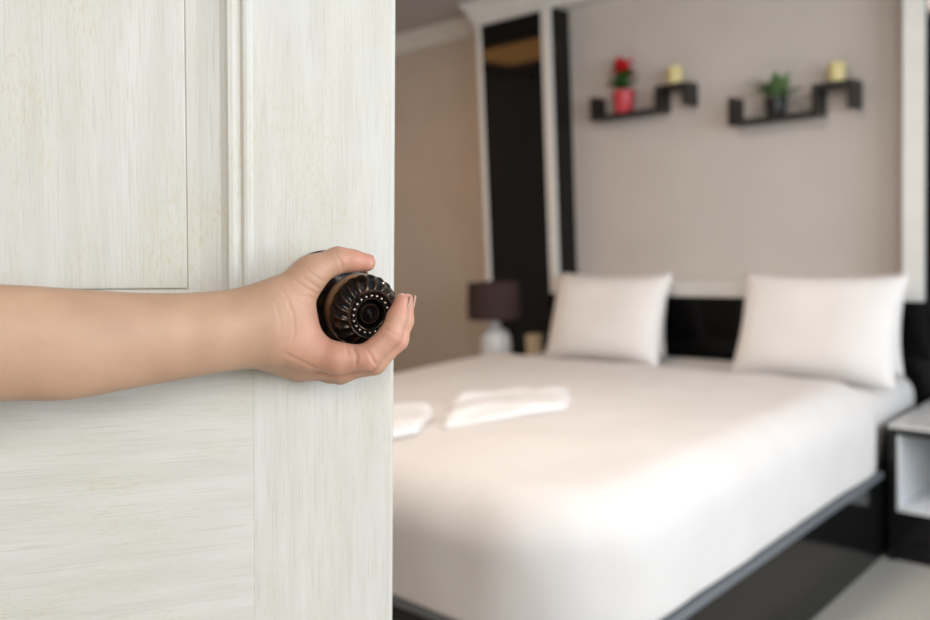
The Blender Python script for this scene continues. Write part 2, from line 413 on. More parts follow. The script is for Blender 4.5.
# fluted bevel: 20 scallops, slightly swirled
def fluted(nf=20, seg=8, rows=12):
    V, Fc = [], []
    n = nf * seg
    for k in range(rows + 1):
        t = k / rows
        for i in range(n):
            ph = (i % seg) / seg
            sc = math.sin(PI * ph)                      # 0 on the ridge, 1 in the hollow
            edge = 4 * t * (1 - t)
            rad = .0268 - .0092 * t ** 1.15 + .0010 * math.sin(PI * t)
            z = .0478 + .0112 * (1 - (1 - t) ** 1.8)
            depth = .0019 * (sc ** .8 - .35) * min(1, edge * 1.6)
            if t < .25: rad += .0011 * sc * (1 - t / .25)
            rad2 = rad - depth * .55; z2 = z - depth * .85
            a = 2 * PI * i / n + .20 * t
            V.append((rad2 * math.cos(a), rad2 * math.sin(a), z2))
    for k in range(rows):
        for i in range(n):
            j = (i + 1) % n
            Fc.append((k * n + i, k * n + j, (k + 1) * n + j, (k + 1) * n + i))
    return mesh_from(V, Fc, True)
link('fluted_rim', fluted(), M['bronze_dark'], knob_root)
link('face_ring', lathe_mesh([(.0190, .0560), (.0186, .0592), (.0178, .0604), (.0168, .0600), (.0163, .0588), (.0150, .0584), (.0128, .0584), (.0120, .0592), (.0112, .0588), (.0104, .0560), (.0096, .0540), (.0088, .0532), (.0080, .0530)], 72), M['bronze_dark'], knob_root)
link('lock_cylinder', lathe_mesh([(.0080, .050), (.0080, .0566), (.0075, .0574), (.0066, .0574), (.0064, .0568), (0, .0568)], 40), M['bronze_dark'], knob_root)
kb = bmesh.new()
kw = [(-.0008, -.0034), (.0006, -.0036), (.0010, -.0012), (.0022, -.0006), (.0012, .0010), (.0018, .0030), (-.0002, .0036), (-.0014, .0020), (-.0006, .0002)]
top_ = [kb.verts.new((x, y, .0572)) for x, y in kw]; bot_ = [kb.verts.new((x, y, .0560)) for x, y in kw]
kb.faces.new(top_)
for i in range(len(kw)): kb.faces.new((top_[i], top_[(i + 1) % len(kw)], bot_[(i + 1) % len(kw)], bot_[i]))
link('keyhole', bm_mesh(kb), M['key_black'], knob_root).rotation_euler = (0, 0, .5)
bb = bmesh.new(); bmesh.ops.create_uvsphere(bb, u_segments=8, v_segments=6, radius=.00115); bead_me = bm_mesh(bb, True)
for i in range(20):
    a = 2 * PI * i / 20
    o = link('bead', bead_me, M['bronze_bead'], knob_root); o.location = (.0140 * math.cos(a), .0140 * math.sin(a), .0588)

# ------------------------------------------------------------------ bed
BX0, BX1, BY0, BY1 = -2.735, -0.962, 1.352, 3.56
bed = empty('bed', ((BX0 + BX1) / 2, (BY0 + BY1) / 2, 0)); tag(bed, 'king bed on a glossy black box base, under the white duvet', 'bed')
def bedp(o): o.parent = bed; o.matrix_parent_inverse = Matrix.Translation(bed.location).inverted(); return o
bedp(box('bed_base', BX0, BX1, BY0, BY1, 0, .302, M['black_lacquer'], None, .006))

for nm, a in (('base_sheen_rail', (BX1 - .055, BX1 + .007, BY0 - .007, BY1 - .52)), ('base_sheen_rail', (BX0 - .007, BX0 + .055, BY0 - .007, BY1 - .52)), ('base_sheen_rail', (BX0 + .055, BX1 - .055, BY0 - .007, BY0 + .055))):
    bedp(box(nm, *a, .282, .3035, M['sheen_rail'], None, .003))  # pale strip standing in for window light reflected along the base's top edge

def noise2(x, y, s, seed=0):
    """smooth pseudo-noise from a few sines"""
    v = 0
    for i in range(5):
        a = i * 2.4 + seed; k = s * (1 + .45 * i)
        v += math.sin(k * (x * math.cos(a) + y * math.sin(a)) + 1.7 * i + seed * 3.1) / (1 + .5 * i)
    return v / 2.5

def soft_box(x0, x1, y0, y1, z0, z1, r, nx=24, ny=30, amp=.004, seed=0):
    bm = box_bm(x0, x1, y0, y1, z0, z1)
    vert = [e for e in bm.edges if abs(e.verts[0].co.z - e.verts[1].co.z) > .1]
    foot = [e for e in vert if e.verts[0].co.y < (y0 + y1) / 2]
    bmesh.ops.bevel(bm, geom=[e for e in vert if e not in foot], offset=.05, segments=4, profile=.5, affect='EDGES')
    foot = [e for e in bm.edges if abs(e.verts[0].co.z - e.verts[1].co.z) > .1 and e.verts[0].co.y < y0 + .01]
    bmesh.ops.bevel(bm, geom=foot, offset=.24, segments=8, profile=.5, affect='EDGES')
    top = [e for e in bm.edges if all(abs(v.co.z - z1) < 1e-5 for v in e.verts)]
    bmesh.ops.bevel(bm, geom=top, offset=r, segments=5, profile=.5, affect='EDGES')
    bmesh.ops.subdivide_edges(bm, edges=[e for e in bm.edges if e.calc_length() > .25], cuts=10, use_grid_fill=True)
    for v in bm.verts:
        k = amp * noise2(v.co.x + v.co.z, v.co.y - v.co.z, 9, seed)
        v.co.z += k
    return bm_mesh(bm, True)
bedp(link('mattress', soft_box(BX0 + .03, BX1 - .030, BY0 + .030, BY1 - .01, .3036, .562, .085, seed=2), M['linen']))

def duvet_mesh(x0, x1, y0, y1, ztop, zhem, r=.10, step=.03):
    """cloth over a bed: hangs on the right, left and foot (low-y) sides, ends on top at the head (y1)"""
    arc = r * PI / 2
    drop = arc + max(0, (ztop - r) - zhem)
    ix0, ix1, iy0 = x0 + r, x1 - r, y0 + r
    nx = int((ix1 - ix0 + 2 * drop) / step); ny = int((y1 - iy0 + drop) / step)
    V, Fc = [], []
    c = .16                                     # the corners of the cloth are rounded in plan
    def place(s, t, off):
        sx, tx = min(max(s, ix0 + c), ix1 - c), max(t, iy0 + c)
        a_, b_ = s - sx, tx - t
        m = max(abs(a_), b_); hyp = math.hypot(a_, b_)
        dx, dy = (a_ / hyp, -b_ / hyp) if hyp > 1e-9 else (0, 0)
        px, py = sx + dx * min(m, c), tx + dy * min(m, c)
        e = max(m - c, 0)
        if e < arc:
            a = e / r; hor = r * math.sin(a); ver = r * (1 - math.cos(a)); nrm = (dx * math.sin(a), dy * math.sin(a), math.cos(a))
        else:
            hor = r; ver = r + (e - arc); nrm = (dx, dy, 0)
        hang = max(0, e - arc * .6) / drop
        w = .004 * noise2(px + dx * e, py + dy * e, 6, 1) + .0025 * noise2(px + dx * e, py + dy * e, 17, 4) + hang * (.007 * noise2(px + .15 * dx, py + .15 * dy, 9, 2) + .006)
        # puffed up along the middle, thinner towards the head edge
        he = max(0, 1 - (y1 - t) / .10)
        w += -.030 * he * he
        w += off
        return (px + dx * hor + nrm[0] * w, py + dy * hor + nrm[1] * w, ztop - ver + nrm[2] * w)
    for j in range(ny + 1):
        for i in range(nx + 1):
            s = ix0 - drop + (ix1 - ix0 + 2 * drop) * i / nx
            t = iy0 - drop + (y1 - iy0 + drop) * j / ny
            # head edge runs slightly askew
            t2 = t + (0.02 * math.sin(2.2 * s) - .05 * (s - x0) / (x1 - x0)) * max(0, (t - iy0) / (y1 - iy0))
            V.append(place(s, t2, 0))
    for j in range(ny):
        for i in range(nx):
            Fc.append((j * (nx + 1) + i, j * (nx + 1) + i + 1, (j + 1) * (nx + 1) + i + 1, (j + 1) * (nx + 1) + i))
    me = mesh_from(V, Fc, True)
    return me
dv = link('duvet', duvet_mesh(BX0 - .012, BX1 - .006, BY0 - .012, 3.08, .606, .306, .14), M['linen'])
sm = dv.modifiers.new('thick', 'SOLIDIFY'); sm.thickness = .014; sm.offset = -1
sb_ = dv.modifiers.new('smooth', 'SUBSURF'); sb_.levels = 1; sb_.render_levels = 1
tag(dv, 'plain white duvet spread over the bed, hanging down its sides', 'duvet')

def pillow_mesh(w, h, t, seed=0, n=26):
    V, Fc = [], []
    for side in (1, -1):
        for j in range(n + 1):
            for i in range(n + 1):
                u = -1 + 2 * i / n; v = -1 + 2 * j / n
                pinch = 1 - .07 * (1 - v * v) * abs(u) ** 3
                pinch2 = 1 - .09 * (1 - u * u) * abs(v) ** 3
                th = ((1 - abs(u) ** 3.2) * (1 - abs(v) ** 3.2)) ** .55
                zz = side * (t * .5 * th + .002) + .006 * th * noise2(u, v, 3.5, seed)
                V.append((u * w / 2 * pinch, v * h / 2 * pinch2, zz))
    m_ = (n + 1) ** 2
    for s in (0, 1):
        for j in range(n):
            for i in range(n):
                a = s * m_ + j * (n + 1) + i
                q = (a, a + 1, a + n + 2, a + n + 1)
                Fc.append(q if s == 0 else q[::-1])
    rim = [i for i in range(n)] + [j * (n + 1) + n for j in range(n)] + [n * (n + 1) + n - i for i in range(n)] + [(n - j) * (n + 1) for j in range(n)]
    for k in range(len(rim)):
        a, b = rim[k], rim[(k + 1) % len(rim)]
        Fc.append((b, a, m_ + a, m_ + b))
    return mesh_from(V, Fc, True)
def pillow(w, h, t, loc, tilt, yaw, roll, label, seed):
    o = link('pillow', pillow_mesh(w, h, t, seed), M['pillowcase'])
    o.rotation_euler = (Matrix.Rotation(yaw, 3, 'Z') @ Matrix.Rotation(tilt, 3, 'X') @ Matrix.Rotation(roll, 3, 'Z')).to_euler()
    o.location = loc
    return tag(o, label, 'pillow', 'white bed pillows')
pillow(.59, .40, .15, (-2.16, 3.20, .757), math.radians(70), math.radians(1), 0, 'front white pillow of the pair nearest the brown lamp', 1)
pillow(.60, .38, .14, (-2.285, 3.44, .755), math.radians(80), 0, 0, 'back white pillow tucked behind the pillow nearest the brown lamp', 2)
pillow(.60, .41, .15, (-1.245, 3.20, .760), math.radians(70), math.radians(1), math.radians(-1), 'large white pillow propped up beside the right nightstand', 3)
pillow(.60, .38, .14, (-1.30, 3.44, .755), math.radians(80), 0, 0, 'back white pillow tucked behind the pillow beside the right nightstand', 4)

# two folded towels laid on the duvet
def towel(corners, h, seed, label, n=26):
    c = [Vector(p) for p in corners]
    V, Fc = [], []
    z0 = .610
    for j in range(n + 1):
        for i in range(n + 1):
            u, v = i / n, j / n
            p = c[0] * (1 - u) * (1 - v) + c[1] * u * (1 - v) + c[2] * u * v + c[3] * (1 - u) * v
            e = min(u, 1 - u, v * 1.2, (1 - v) * 1.2) * 12
            z = h * min(1, e) ** .5 * (1 + .35 * noise2(p.x, p.y, 24, seed))
            fold = .014 * max(0, math.sin(v * 9.4 + 1.5 * math.sin(u * 5 + seed))) ** 2 * min(1, e)
            V.append((p.x + .012 * noise2(u, v, 8, seed), p.y + .012 * noise2(v, u, 9, seed + 1), z0 + z + fold))
    for j in range(n):
        for i in range(n):
            a = j * (n + 1) + i
            Fc.append((a, a + 1, a + n + 2, a + n + 1))
    o = link('folded_towel', mesh_from(V, Fc, True), M['towel'])
    return tag(o, label, 'towel', 'white towels on the bed')
towel([(-1.75, 1.74), (-1.60, 2.16), (-1.80, 2.42), (-2.02, 2.08)], .015, 3, 'larger rumpled white towel lying flat on the duvet')
towel([(-1.82, 1.44), (-1.765, 1.68), (-1.99, 1.96), (-2.16, 1.72)], .015, 8, 'rumpled white towel on the duvet nearest the door edge')

# ------------------------------------------------------------------ nightstands
def nightstand(loc, w, dpt, label):
    """front faces -y; open white niche in a black carcass, white top"""
    t = empty('nightstand', loc); tag(t, label, 'nightstand', 'black and white nightstands')
    H = .467; e = .026
    box('top', 0, w, -.004, dpt, H - .012, H, M['top_white'], t, .003)
    box('top_frame', 0, w, 0, dpt, H - .034, H - .012, M['black_lacquer'], t, .002)
    for x in (0, w - e): box('side_panel', x, x + e, 0, dpt, 0, H - .034, M['black_lacquer'], t, .002)
    nb = box('niche_floor', e, w - e, .006, dpt - .02, .172, .186, M['niche_white'], t)
    box('niche_back', e, w - e, dpt - .034, dpt - .02, .186, H - .034, M['niche_white'], t)
    for x in (e, w - e - .008): box('niche_side', x, x + .008, .006, dpt - .034, .186, H - .034, M['niche_white'], t)
    dr = box('drawer', e, w - e, .003, dpt - .02, .075, .172, M['black_lacquer'], t, .003)
    box('plinth', e, w - e, .012, dpt - .02, 0, .072, M['black_lacquer'], t, .002)
    return t
nightstand((-0.942, 3.044, 0), .52, .545, 'black nightstand with open white niche at the right of the bed')
nightstand((-3.17, 3.06, 0), .42, .53, 'black nightstand under the brown-shaded lamp, mostly hidden by the bed')

# lamp on the far nightstand
lp = empty('table_lamp', (-2.858, 3.26, .467)); tag(lp, 'table lamp with dark brown drum shade and white ceramic base', 'lamp')
link('lamp_base', lathe_mesh([(0, 0), (.076, 0), (.080, .008), (.080, .12), (.078, .160), (.066, .190), (.040, .212), (.026, .228), (.026, .252), (0, .252)], 40), M['ceramic'], lp)
link('stem', lathe_mesh([(0, .24), (.012, .24), (.012, .42), (0, .42)], 16), M['brass'], lp)
link('shade', lathe_mesh([(.134, .262), (.127, .440), (.124, .440), (.131, .262), (.134, .262)], 48), M['shade'], lp)
tb = empty('tissue_box', (-2.750, 3.43, .467)); tag(tb, 'small cream box standing between the lamp and the pillow', 'box')
box('carton', -.026, .026, -.035, .035, 0, .15, M['cream'], tb, .004)
box('lid', -.028, .028, -.037, .037, .150, .165, M['cream'], tb, .004)

# ------------------------------------------------------------------ wall shelves and what stands on them
def wall_shelf(xa, xm, xb, z_low, z_left, z_up, z_drop, label):
    t = empty('wall_shelf', ((xa + xb) / 2, YG, z_low)); tag(t, label, 'shelf', 'black stepped wall shelves')
    X, Z, e, d = (xa + xb) / 2, z_low, .022, .11
    def b_(nm, x0, x1, z0, z1): box(nm, x0 - X, x1 - X, -d, -.0005, z0 - Z, z1 - Z, M['black_wood'], t, .0015)
    b_('upright', xa, xa + e, z_low, z_left)
    b_('lower_board', xa + e, xm, z_low, z_low + e)
    b_('upright', xm, xm + e, z_low, z_up)
    b_('upper_board', xm + e, xb - e, z_up - e, z_up)
    b_('drop_end', xb - e, xb, z_drop, z_up)
wall_shelf(-2.487, -2.128, -1.965, 1.672, 1.786, 1.790, 1.686, 'black stepped wall shelf holding the red potted flower')
wall_shelf(-1.770, -1.408, -1.247, 1.570, 1.690, 1.696, 1.584, 'black stepped wall shelf holding the green plant in a black pot')

def leaf_mesh(l, w, bend):
    V, Fc = [], []
    n = 5
    for i in range(n + 1):
        t = i / n
        ww = w * math.sin(PI * min(1, t * .92 + .06)) ** .8 * .5
        x = l * t; z = -bend * t * t
        V += [(x, -ww, z + .15 * ww), (x, 0, z), (x, ww, z + .15 * ww)]
    for i in range(n):
        for k in range(2): Fc.append((i * 3 + k, i * 3 + 3 + k, i * 3 + 4 + k, i * 3 + 1 + k))
    m_ = len(V)
    V += [(x, y, z - .0012) for x, y, z in V]
    Fc += [tuple(m_ + t for t in f_[::-1]) for f_ in Fc]
    return mesh_from(V, Fc, True)
def put_leaf(parent, me, mat, loc, az, el, sc=1.0, name='leaf'):
    o = link(name, me, mat, parent)
    o.location = loc; o.scale = (sc,) * 3
    o.rotation_euler = (Matrix.Rotation(az, 3, 'Z') @ Matrix.Rotation(-el, 3, 'Y')).to_euler()
    return o

def pot_mesh(r0, r1, h):
    return lathe_mesh([(0, 0), (r0, 0), (r0 + .002, .003), (r1 - .001, h - .018), (r1 + .003, h - .016), (r1 + .003, h), (r1 - .003, h), (r1 - .006, h - .012), (0, h - .012)], 32)
fl = empty('potted_flower', (-2.325, 3.655, 1.694)); tag(fl, 'red flower with dark green leaves in a red pot on the shelf', 'potted plant')
link('pot', pot_mesh(.042, .052, .105), M['red_pot'], fl)
link('soil', lathe_mesh([(0, .092), (.046, .0935), (.046, .0915)], 24), M['soil'], fl)
link('stem', lathe_mesh([(0, .09), (.006, .09), (.005, .18), (0, .18)], 10), M['green_dark'], fl)
lm = leaf_mesh(.100, .066, .03); pm = leaf_mesh(.072, .054, .012)
for i in range(14):
    a = i * 2.4; put_leaf(fl, lm, M['green_dark'], (.004 * math.cos(a), .004 * math.sin(a), .110 + .009 * (i % 7)), a, .75 - .12 * (i % 5), (.78 + .06 * (i % 4)) * (.42 if math.sin(a) > .25 else 1))
for i in range(18):
    a = i * 2.4 + .3; el = .05 + 1.2 * i / 18
    put_leaf(fl, pm, M['red_petal'], (.004 * math.cos(a), .004 * math.sin(a), .170 + .0025 * i), a, el, (.95 + .05 * (i % 3)) * (.6 if math.sin(a) > .3 else 1), 'petal')

gp = empty('potted_plant', (-1.578, 3.655, 1.592)); tag(gp, 'leafy light green plant in a small black pot on the shelf', 'potted plant')
link('pot', pot_mesh(.036, .043, .078), M['black_pot'], gp)
link('soil', lathe_mesh([(0, .066), (.037, .0675), (.037, .0655)], 24), M['soil'], gp)
lg = leaf_mesh(.11, .040, .045); ls = leaf_mesh(.085, .036, .018)
for i in range(22):
    a = PI + .25 + (2 * PI - PI - .5) * ((i * 7) % 22) / 21        # fans out to the sides and into the room
    if i % 6 == 5: a += PI / 2 + .4
    el = .25 + .95 * ((i * 5) % 11) / 11
    sc = .95 + .12 * (i % 4)
    ca, sa = math.cos(a), math.sin(a)
    if sa > .05: sc *= .38
    put_leaf(gp, lg if i % 2 else ls, M['green_light'], (.006 * ca, .006 * sa - .004, .066 + .014 * (i % 3)), a, el, sc)

def candle(loc, r_, h, label):
    t = empty('candle', loc); tag(t, label, 'candle', 'yellow pillar candles')
    link('wax', lathe_mesh([(0, 0), (r_ * .96, 0), (r_, .003), (r_, h - .004), (r_ * .94, h), (r_ * .8, h - .002), (r_ * .4, h - .005), (0, h - .006)], 36), M['candle'], t)
    link('wick', lathe_mesh([(0, h - .007), (.0014, h - .007), (.0012, h + .007), (0, h + .007)], 8), M['wick'], t)
candle((-2.050, 3.655, 1.790), .036, .080, 'yellow pillar candle on the shelf with the red flower')
candle((-1.325, 3.655, 1.696), .034, .076, 'yellow pillar candle on the shelf with the green plant')

# ------------------------------------------------------------------ arm and hand (one continuous surface)
# joints in metres in the hand's own frame (x along the arm towards the fingertips, y up, z away from the door), last number = radius
ARM = {
    'forearm_upper': [(-0.2946, -0.0231, 0.23, 0.026), (-0.2893, -0.0227, 0.2275, 0.025782407407407403), (-0.2817, -0.022, 0.2241, 0.025481481481481483), (-0.2725, -0.0212, 0.22, 0.025125), (-0.2626, -0.0203, 0.2154, 0.02474074074074074), (-0.2524, -0.0195, 0.2103, 0.024356481481481482), (-0.243, -0.0189, 0.205, 0.024), (-0.2341, -0.0184, 0.1993, 0.02366666666666667), (-0.225, -0.0179, 0.193, 0.02333333333333333), (-0.2156, -0.0175, 0.1864, 0.023), (-0.2061, -0.0172, 0.1794, 0.02266666666666667), (-0.1962, -0.0169, 0.1722, 0.022333333333333334), (-0.1862, -0.0169, 0.165, 0.022), (-0.1756, -0.017, 0.1574, 0.021660879629629634), (-0.1643, -0.0175, 0.1491, 0.021314814814814814), (-0.1527, -0.018, 0.1408, 0.02096875), (-0.1412, -0.0186, 0.1325, 0.02062962962962963), (-0.1301, -0.0191, 0.1248, 0.020304398148148148), (-0.1202, -0.0194, 0.118, 0.02), (-0.1116, -0.0195, 0.1121, 0.01970949074074074), (-0.1044, -0.0194, 0.107, 0.019425925925925926), (-0.098, -0.0193, 0.1023, 0.01915625), (-0.092, -0.019, 0.098, 0.018907407407407404), (-0.0861, -0.0185, 0.094, 0.018686342592592595), (-0.0796, -0.0179, 0.09, 0.0185), (-0.0724, -0.017, 0.086, 0.018353009259259256), (-0.0646, -0.0158, 0.082, 0.01824074074074074), (-0.0568, -0.0144, 0.0783, 0.01815625), (-0.0496, -0.013, 0.0749, 0.01809259259259259), (-0.0434, -0.0118, 0.0721, 0.018042824074074072), (-0.0389, -0.0109, 0.07, 0.018)],
    'forearm_lower': [(-0.2987, -0.0493, 0.225, 0.032), (-0.2933, -0.049, 0.2225, 0.03179976851851852), (-0.2856, -0.0486, 0.2191, 0.03153703703703704), (-0.2763, -0.0482, 0.215, 0.03121875), (-0.2662, -0.0477, 0.2104, 0.03085185185185185), (-0.256, -0.0473, 0.2053, 0.03044328703703704), (-0.2464, -0.0469, 0.2, 0.03), (-0.2371, -0.0465, 0.194, 0.029468750000000002), (-0.2273, -0.0461, 0.187, 0.028833333333333332), (-0.2171, -0.0457, 0.1797, 0.02815625), (-0.2071, -0.0453, 0.1724, 0.027500000000000004), (-0.1975, -0.0451, 0.1657, 0.02692708333333333), (-0.1889, -0.045, 0.16, 0.0265), (-0.1816, -0.0451, 0.1556, 0.026271990740740745), (-0.1756, -0.0454, 0.152, 0.0262037037037037), (-0.1704, -0.0459, 0.1491, 0.02621875), (-0.1656, -0.0464, 0.1463, 0.026240740740740745), (-0.1608, -0.0467, 0.1434, 0.026193287037037036), (-0.1556, -0.0468, 0.14, 0.026), (-0.1501, -0.0466, 0.1361, 0.02563310185185185), (-0.1445, -0.0463, 0.1321, 0.02514814814814815), (-0.139, -0.0459, 0.1279, 0.02459375), (-0.1333, -0.0453, 0.1237, 0.02401851851851852), (-0.1274, -0.0447, 0.1193, 0.023471064814814816), (-0.1213, -0.0441, 0.115, 0.023), (-0.1149, -0.0433, 0.1105, 0.02263773148148148), (-0.1081, -0.0424, 0.1059, 0.022351851851851855), (-0.1011, -0.0414, 0.1013, 0.02209375), (-0.094, -0.0404, 0.0966, 0.021814814814814815), (-0.087, -0.0395, 0.0922, 0.021466435185185186), (-0.0802, -0.0389, 0.088, 0.021), (-0.0733, -0.0385, 0.0839, 0.020342592592592593), (-0.0661, -0.0383, 0.0798, 0.01951851851851852), (-0.0589, -0.0382, 0.0758, 0.018625), (-0.0523, -0.0382, 0.0722, 0.01775925925925926), (-0.0467, -0.0383, 0.0692, 0.01701851851851852), (-0.0426, -0.0382, 0.067, 0.0165)],
    'wrist_mid': [(-0.0686, -0.0271, 0.09, 0.019), (-0.0492, -0.0243, 0.08, 0.018), (-0.0334, -0.0222, 0.074, 0.017), (-0.02, -0.0193, 0.066, 0.015)],
    'meta_index': [(-0.0396, -0.0208, 0.067, 0.018), (-0.0225, -0.0345, 0.065, 0.017), (-0.0063, -0.043, 0.062, 0.0145)],
    'meta_middle': [(-0.0417, -0.0309, 0.058, 0.016), (-0.0133, -0.0517, 0.045, 0.013)],
    'meta_ring': [(-0.0457, -0.0349, 0.054, 0.015), (-0.018, -0.0548, 0.033, 0.0115)],
    'meta_little': [(-0.0477, -0.0365, 0.052, 0.014), (-0.0231, -0.0551, 0.027, 0.0095)],
    'thenar': [(-0.0369, -0.014, 0.072, 0.018), (-0.0225, -0.0041, 0.069, 0.017), (-0.0067, 0.0119, 0.064, 0.013)],
    'web': [(-0.0193, -0.0079, 0.062, 0.015), (-0.0111, -0.0331, 0.061, 0.014)],
}
THUMB = [(-0.0084, 0.0104, 0.063, 0.0132), (-0.0019, 0.0182, 0.061, 0.012199999999999999), (0.0161, 0.027, 0.053, 0.009800000000000001), (0.0265, 0.0268, 0.05, 0.008199999999999999), (0.0375, 0.0254, 0.047, 0.007)]
FINGERS = {
    'index': [(-0.0086, -0.0423, 0.062, 0.015), (0.0179, -0.0485, 0.066, 0.011800000000000001), (0.04, -0.0478, 0.066, 0.0096), (0.058, -0.03, 0.063, 0.0083), (0.0623, -0.0178, 0.06, 0.0076), (0.066, -0.0048, 0.058, 0.006)],
    'middle': [(-0.0141, -0.0517, 0.045, 0.013), (0.0167, -0.0562, 0.047, 0.011), (0.0433, -0.0527, 0.047, 0.0092), (0.0615, -0.0352, 0.044, 0.008), (0.066, -0.0204, 0.041, 0.0074), (0.069, -0.0046, 0.039, 0.0058)],
    'ring': [(-0.018, -0.0548, 0.033, 0.0115), (0.0146, -0.0604, 0.032, 0.01), (0.0369, -0.0549, 0.031, 0.0088), (0.0565, -0.0374, 0.027, 0.0076), (0.062, -0.0133, 0.025, 0.006)],
    'little': [(-0.0231, -0.0551, 0.027, 0.0095), (0.0052, -0.0619, 0.023, 0.0085), (0.0228, -0.0571, 0.021, 0.0076), (0.0418, -0.0435, 0.017, 0.0068), (0.0499, -0.0239, 0.016, 0.0056)],
}
CREASES = [
    ([(-0.022, 0.0048), (-0.016, -0.0042), (-0.0122, -0.0154), (-0.0115, -0.0282), (-0.0145, -0.0387)], 0.00045, 0.0012),
    ([(-0.0302, 0.001), (-0.0235, -0.0079), (-0.0205, -0.0192), (-0.0205, -0.0312)], 0.00022, 0.0013),
    ([(0.0297, -0.0379), (0.0335, -0.0462), (0.0327, -0.0559)], 0.0009, 0.0011),
    ([(0.0402, -0.0402), (0.044, -0.0462), (0.0477, -0.0537)], 0.0008, 0.0011),
    ([(0.053, -0.0244), (0.059, -0.0289), (0.0657, -0.0327)], 0.0005, 0.001),
    ([(0.0245, -0.0379), (0.0275, -0.0469)], 0.0004, 0.001),
    ([(-0.0017, -0.0102), (0.0043, -0.0222), (0.0133, -0.0364)], 0.0004, 0.0015),
    ([(-0.0092, 0.0153), (-0.0002, 0.0078), (0.0073, 0.0025)], 0.0005, 0.0009),
    ([(-0.0137, 0.0115), (-0.0032, 0.004), (0.0058, -0.0012)], 0.0005, 0.0009),
    ([(-0.0167, 0.0063), (-0.0062, -0.0005), (0.0043, -0.0049)], 0.0005, 0.0009),
    ([(-0.0047, 0.0198), (0.0028, 0.013), (0.0103, 0.0085)], 0.0005, 0.0009),
    ([(-0.0197, 0.0003), (-0.0092, -0.0057), (0.0013, -0.0102)], 0.00045, 0.0009),
    ([(0.0155, 0.0325), (0.0193, 0.0258), (0.0208, 0.0183)], 0.0004, 0.0012),
    ([(-0.0212, -0.0432), (-0.0092, -0.0492), (0.0073, -0.0582)], 0.0004, 0.0016),
]

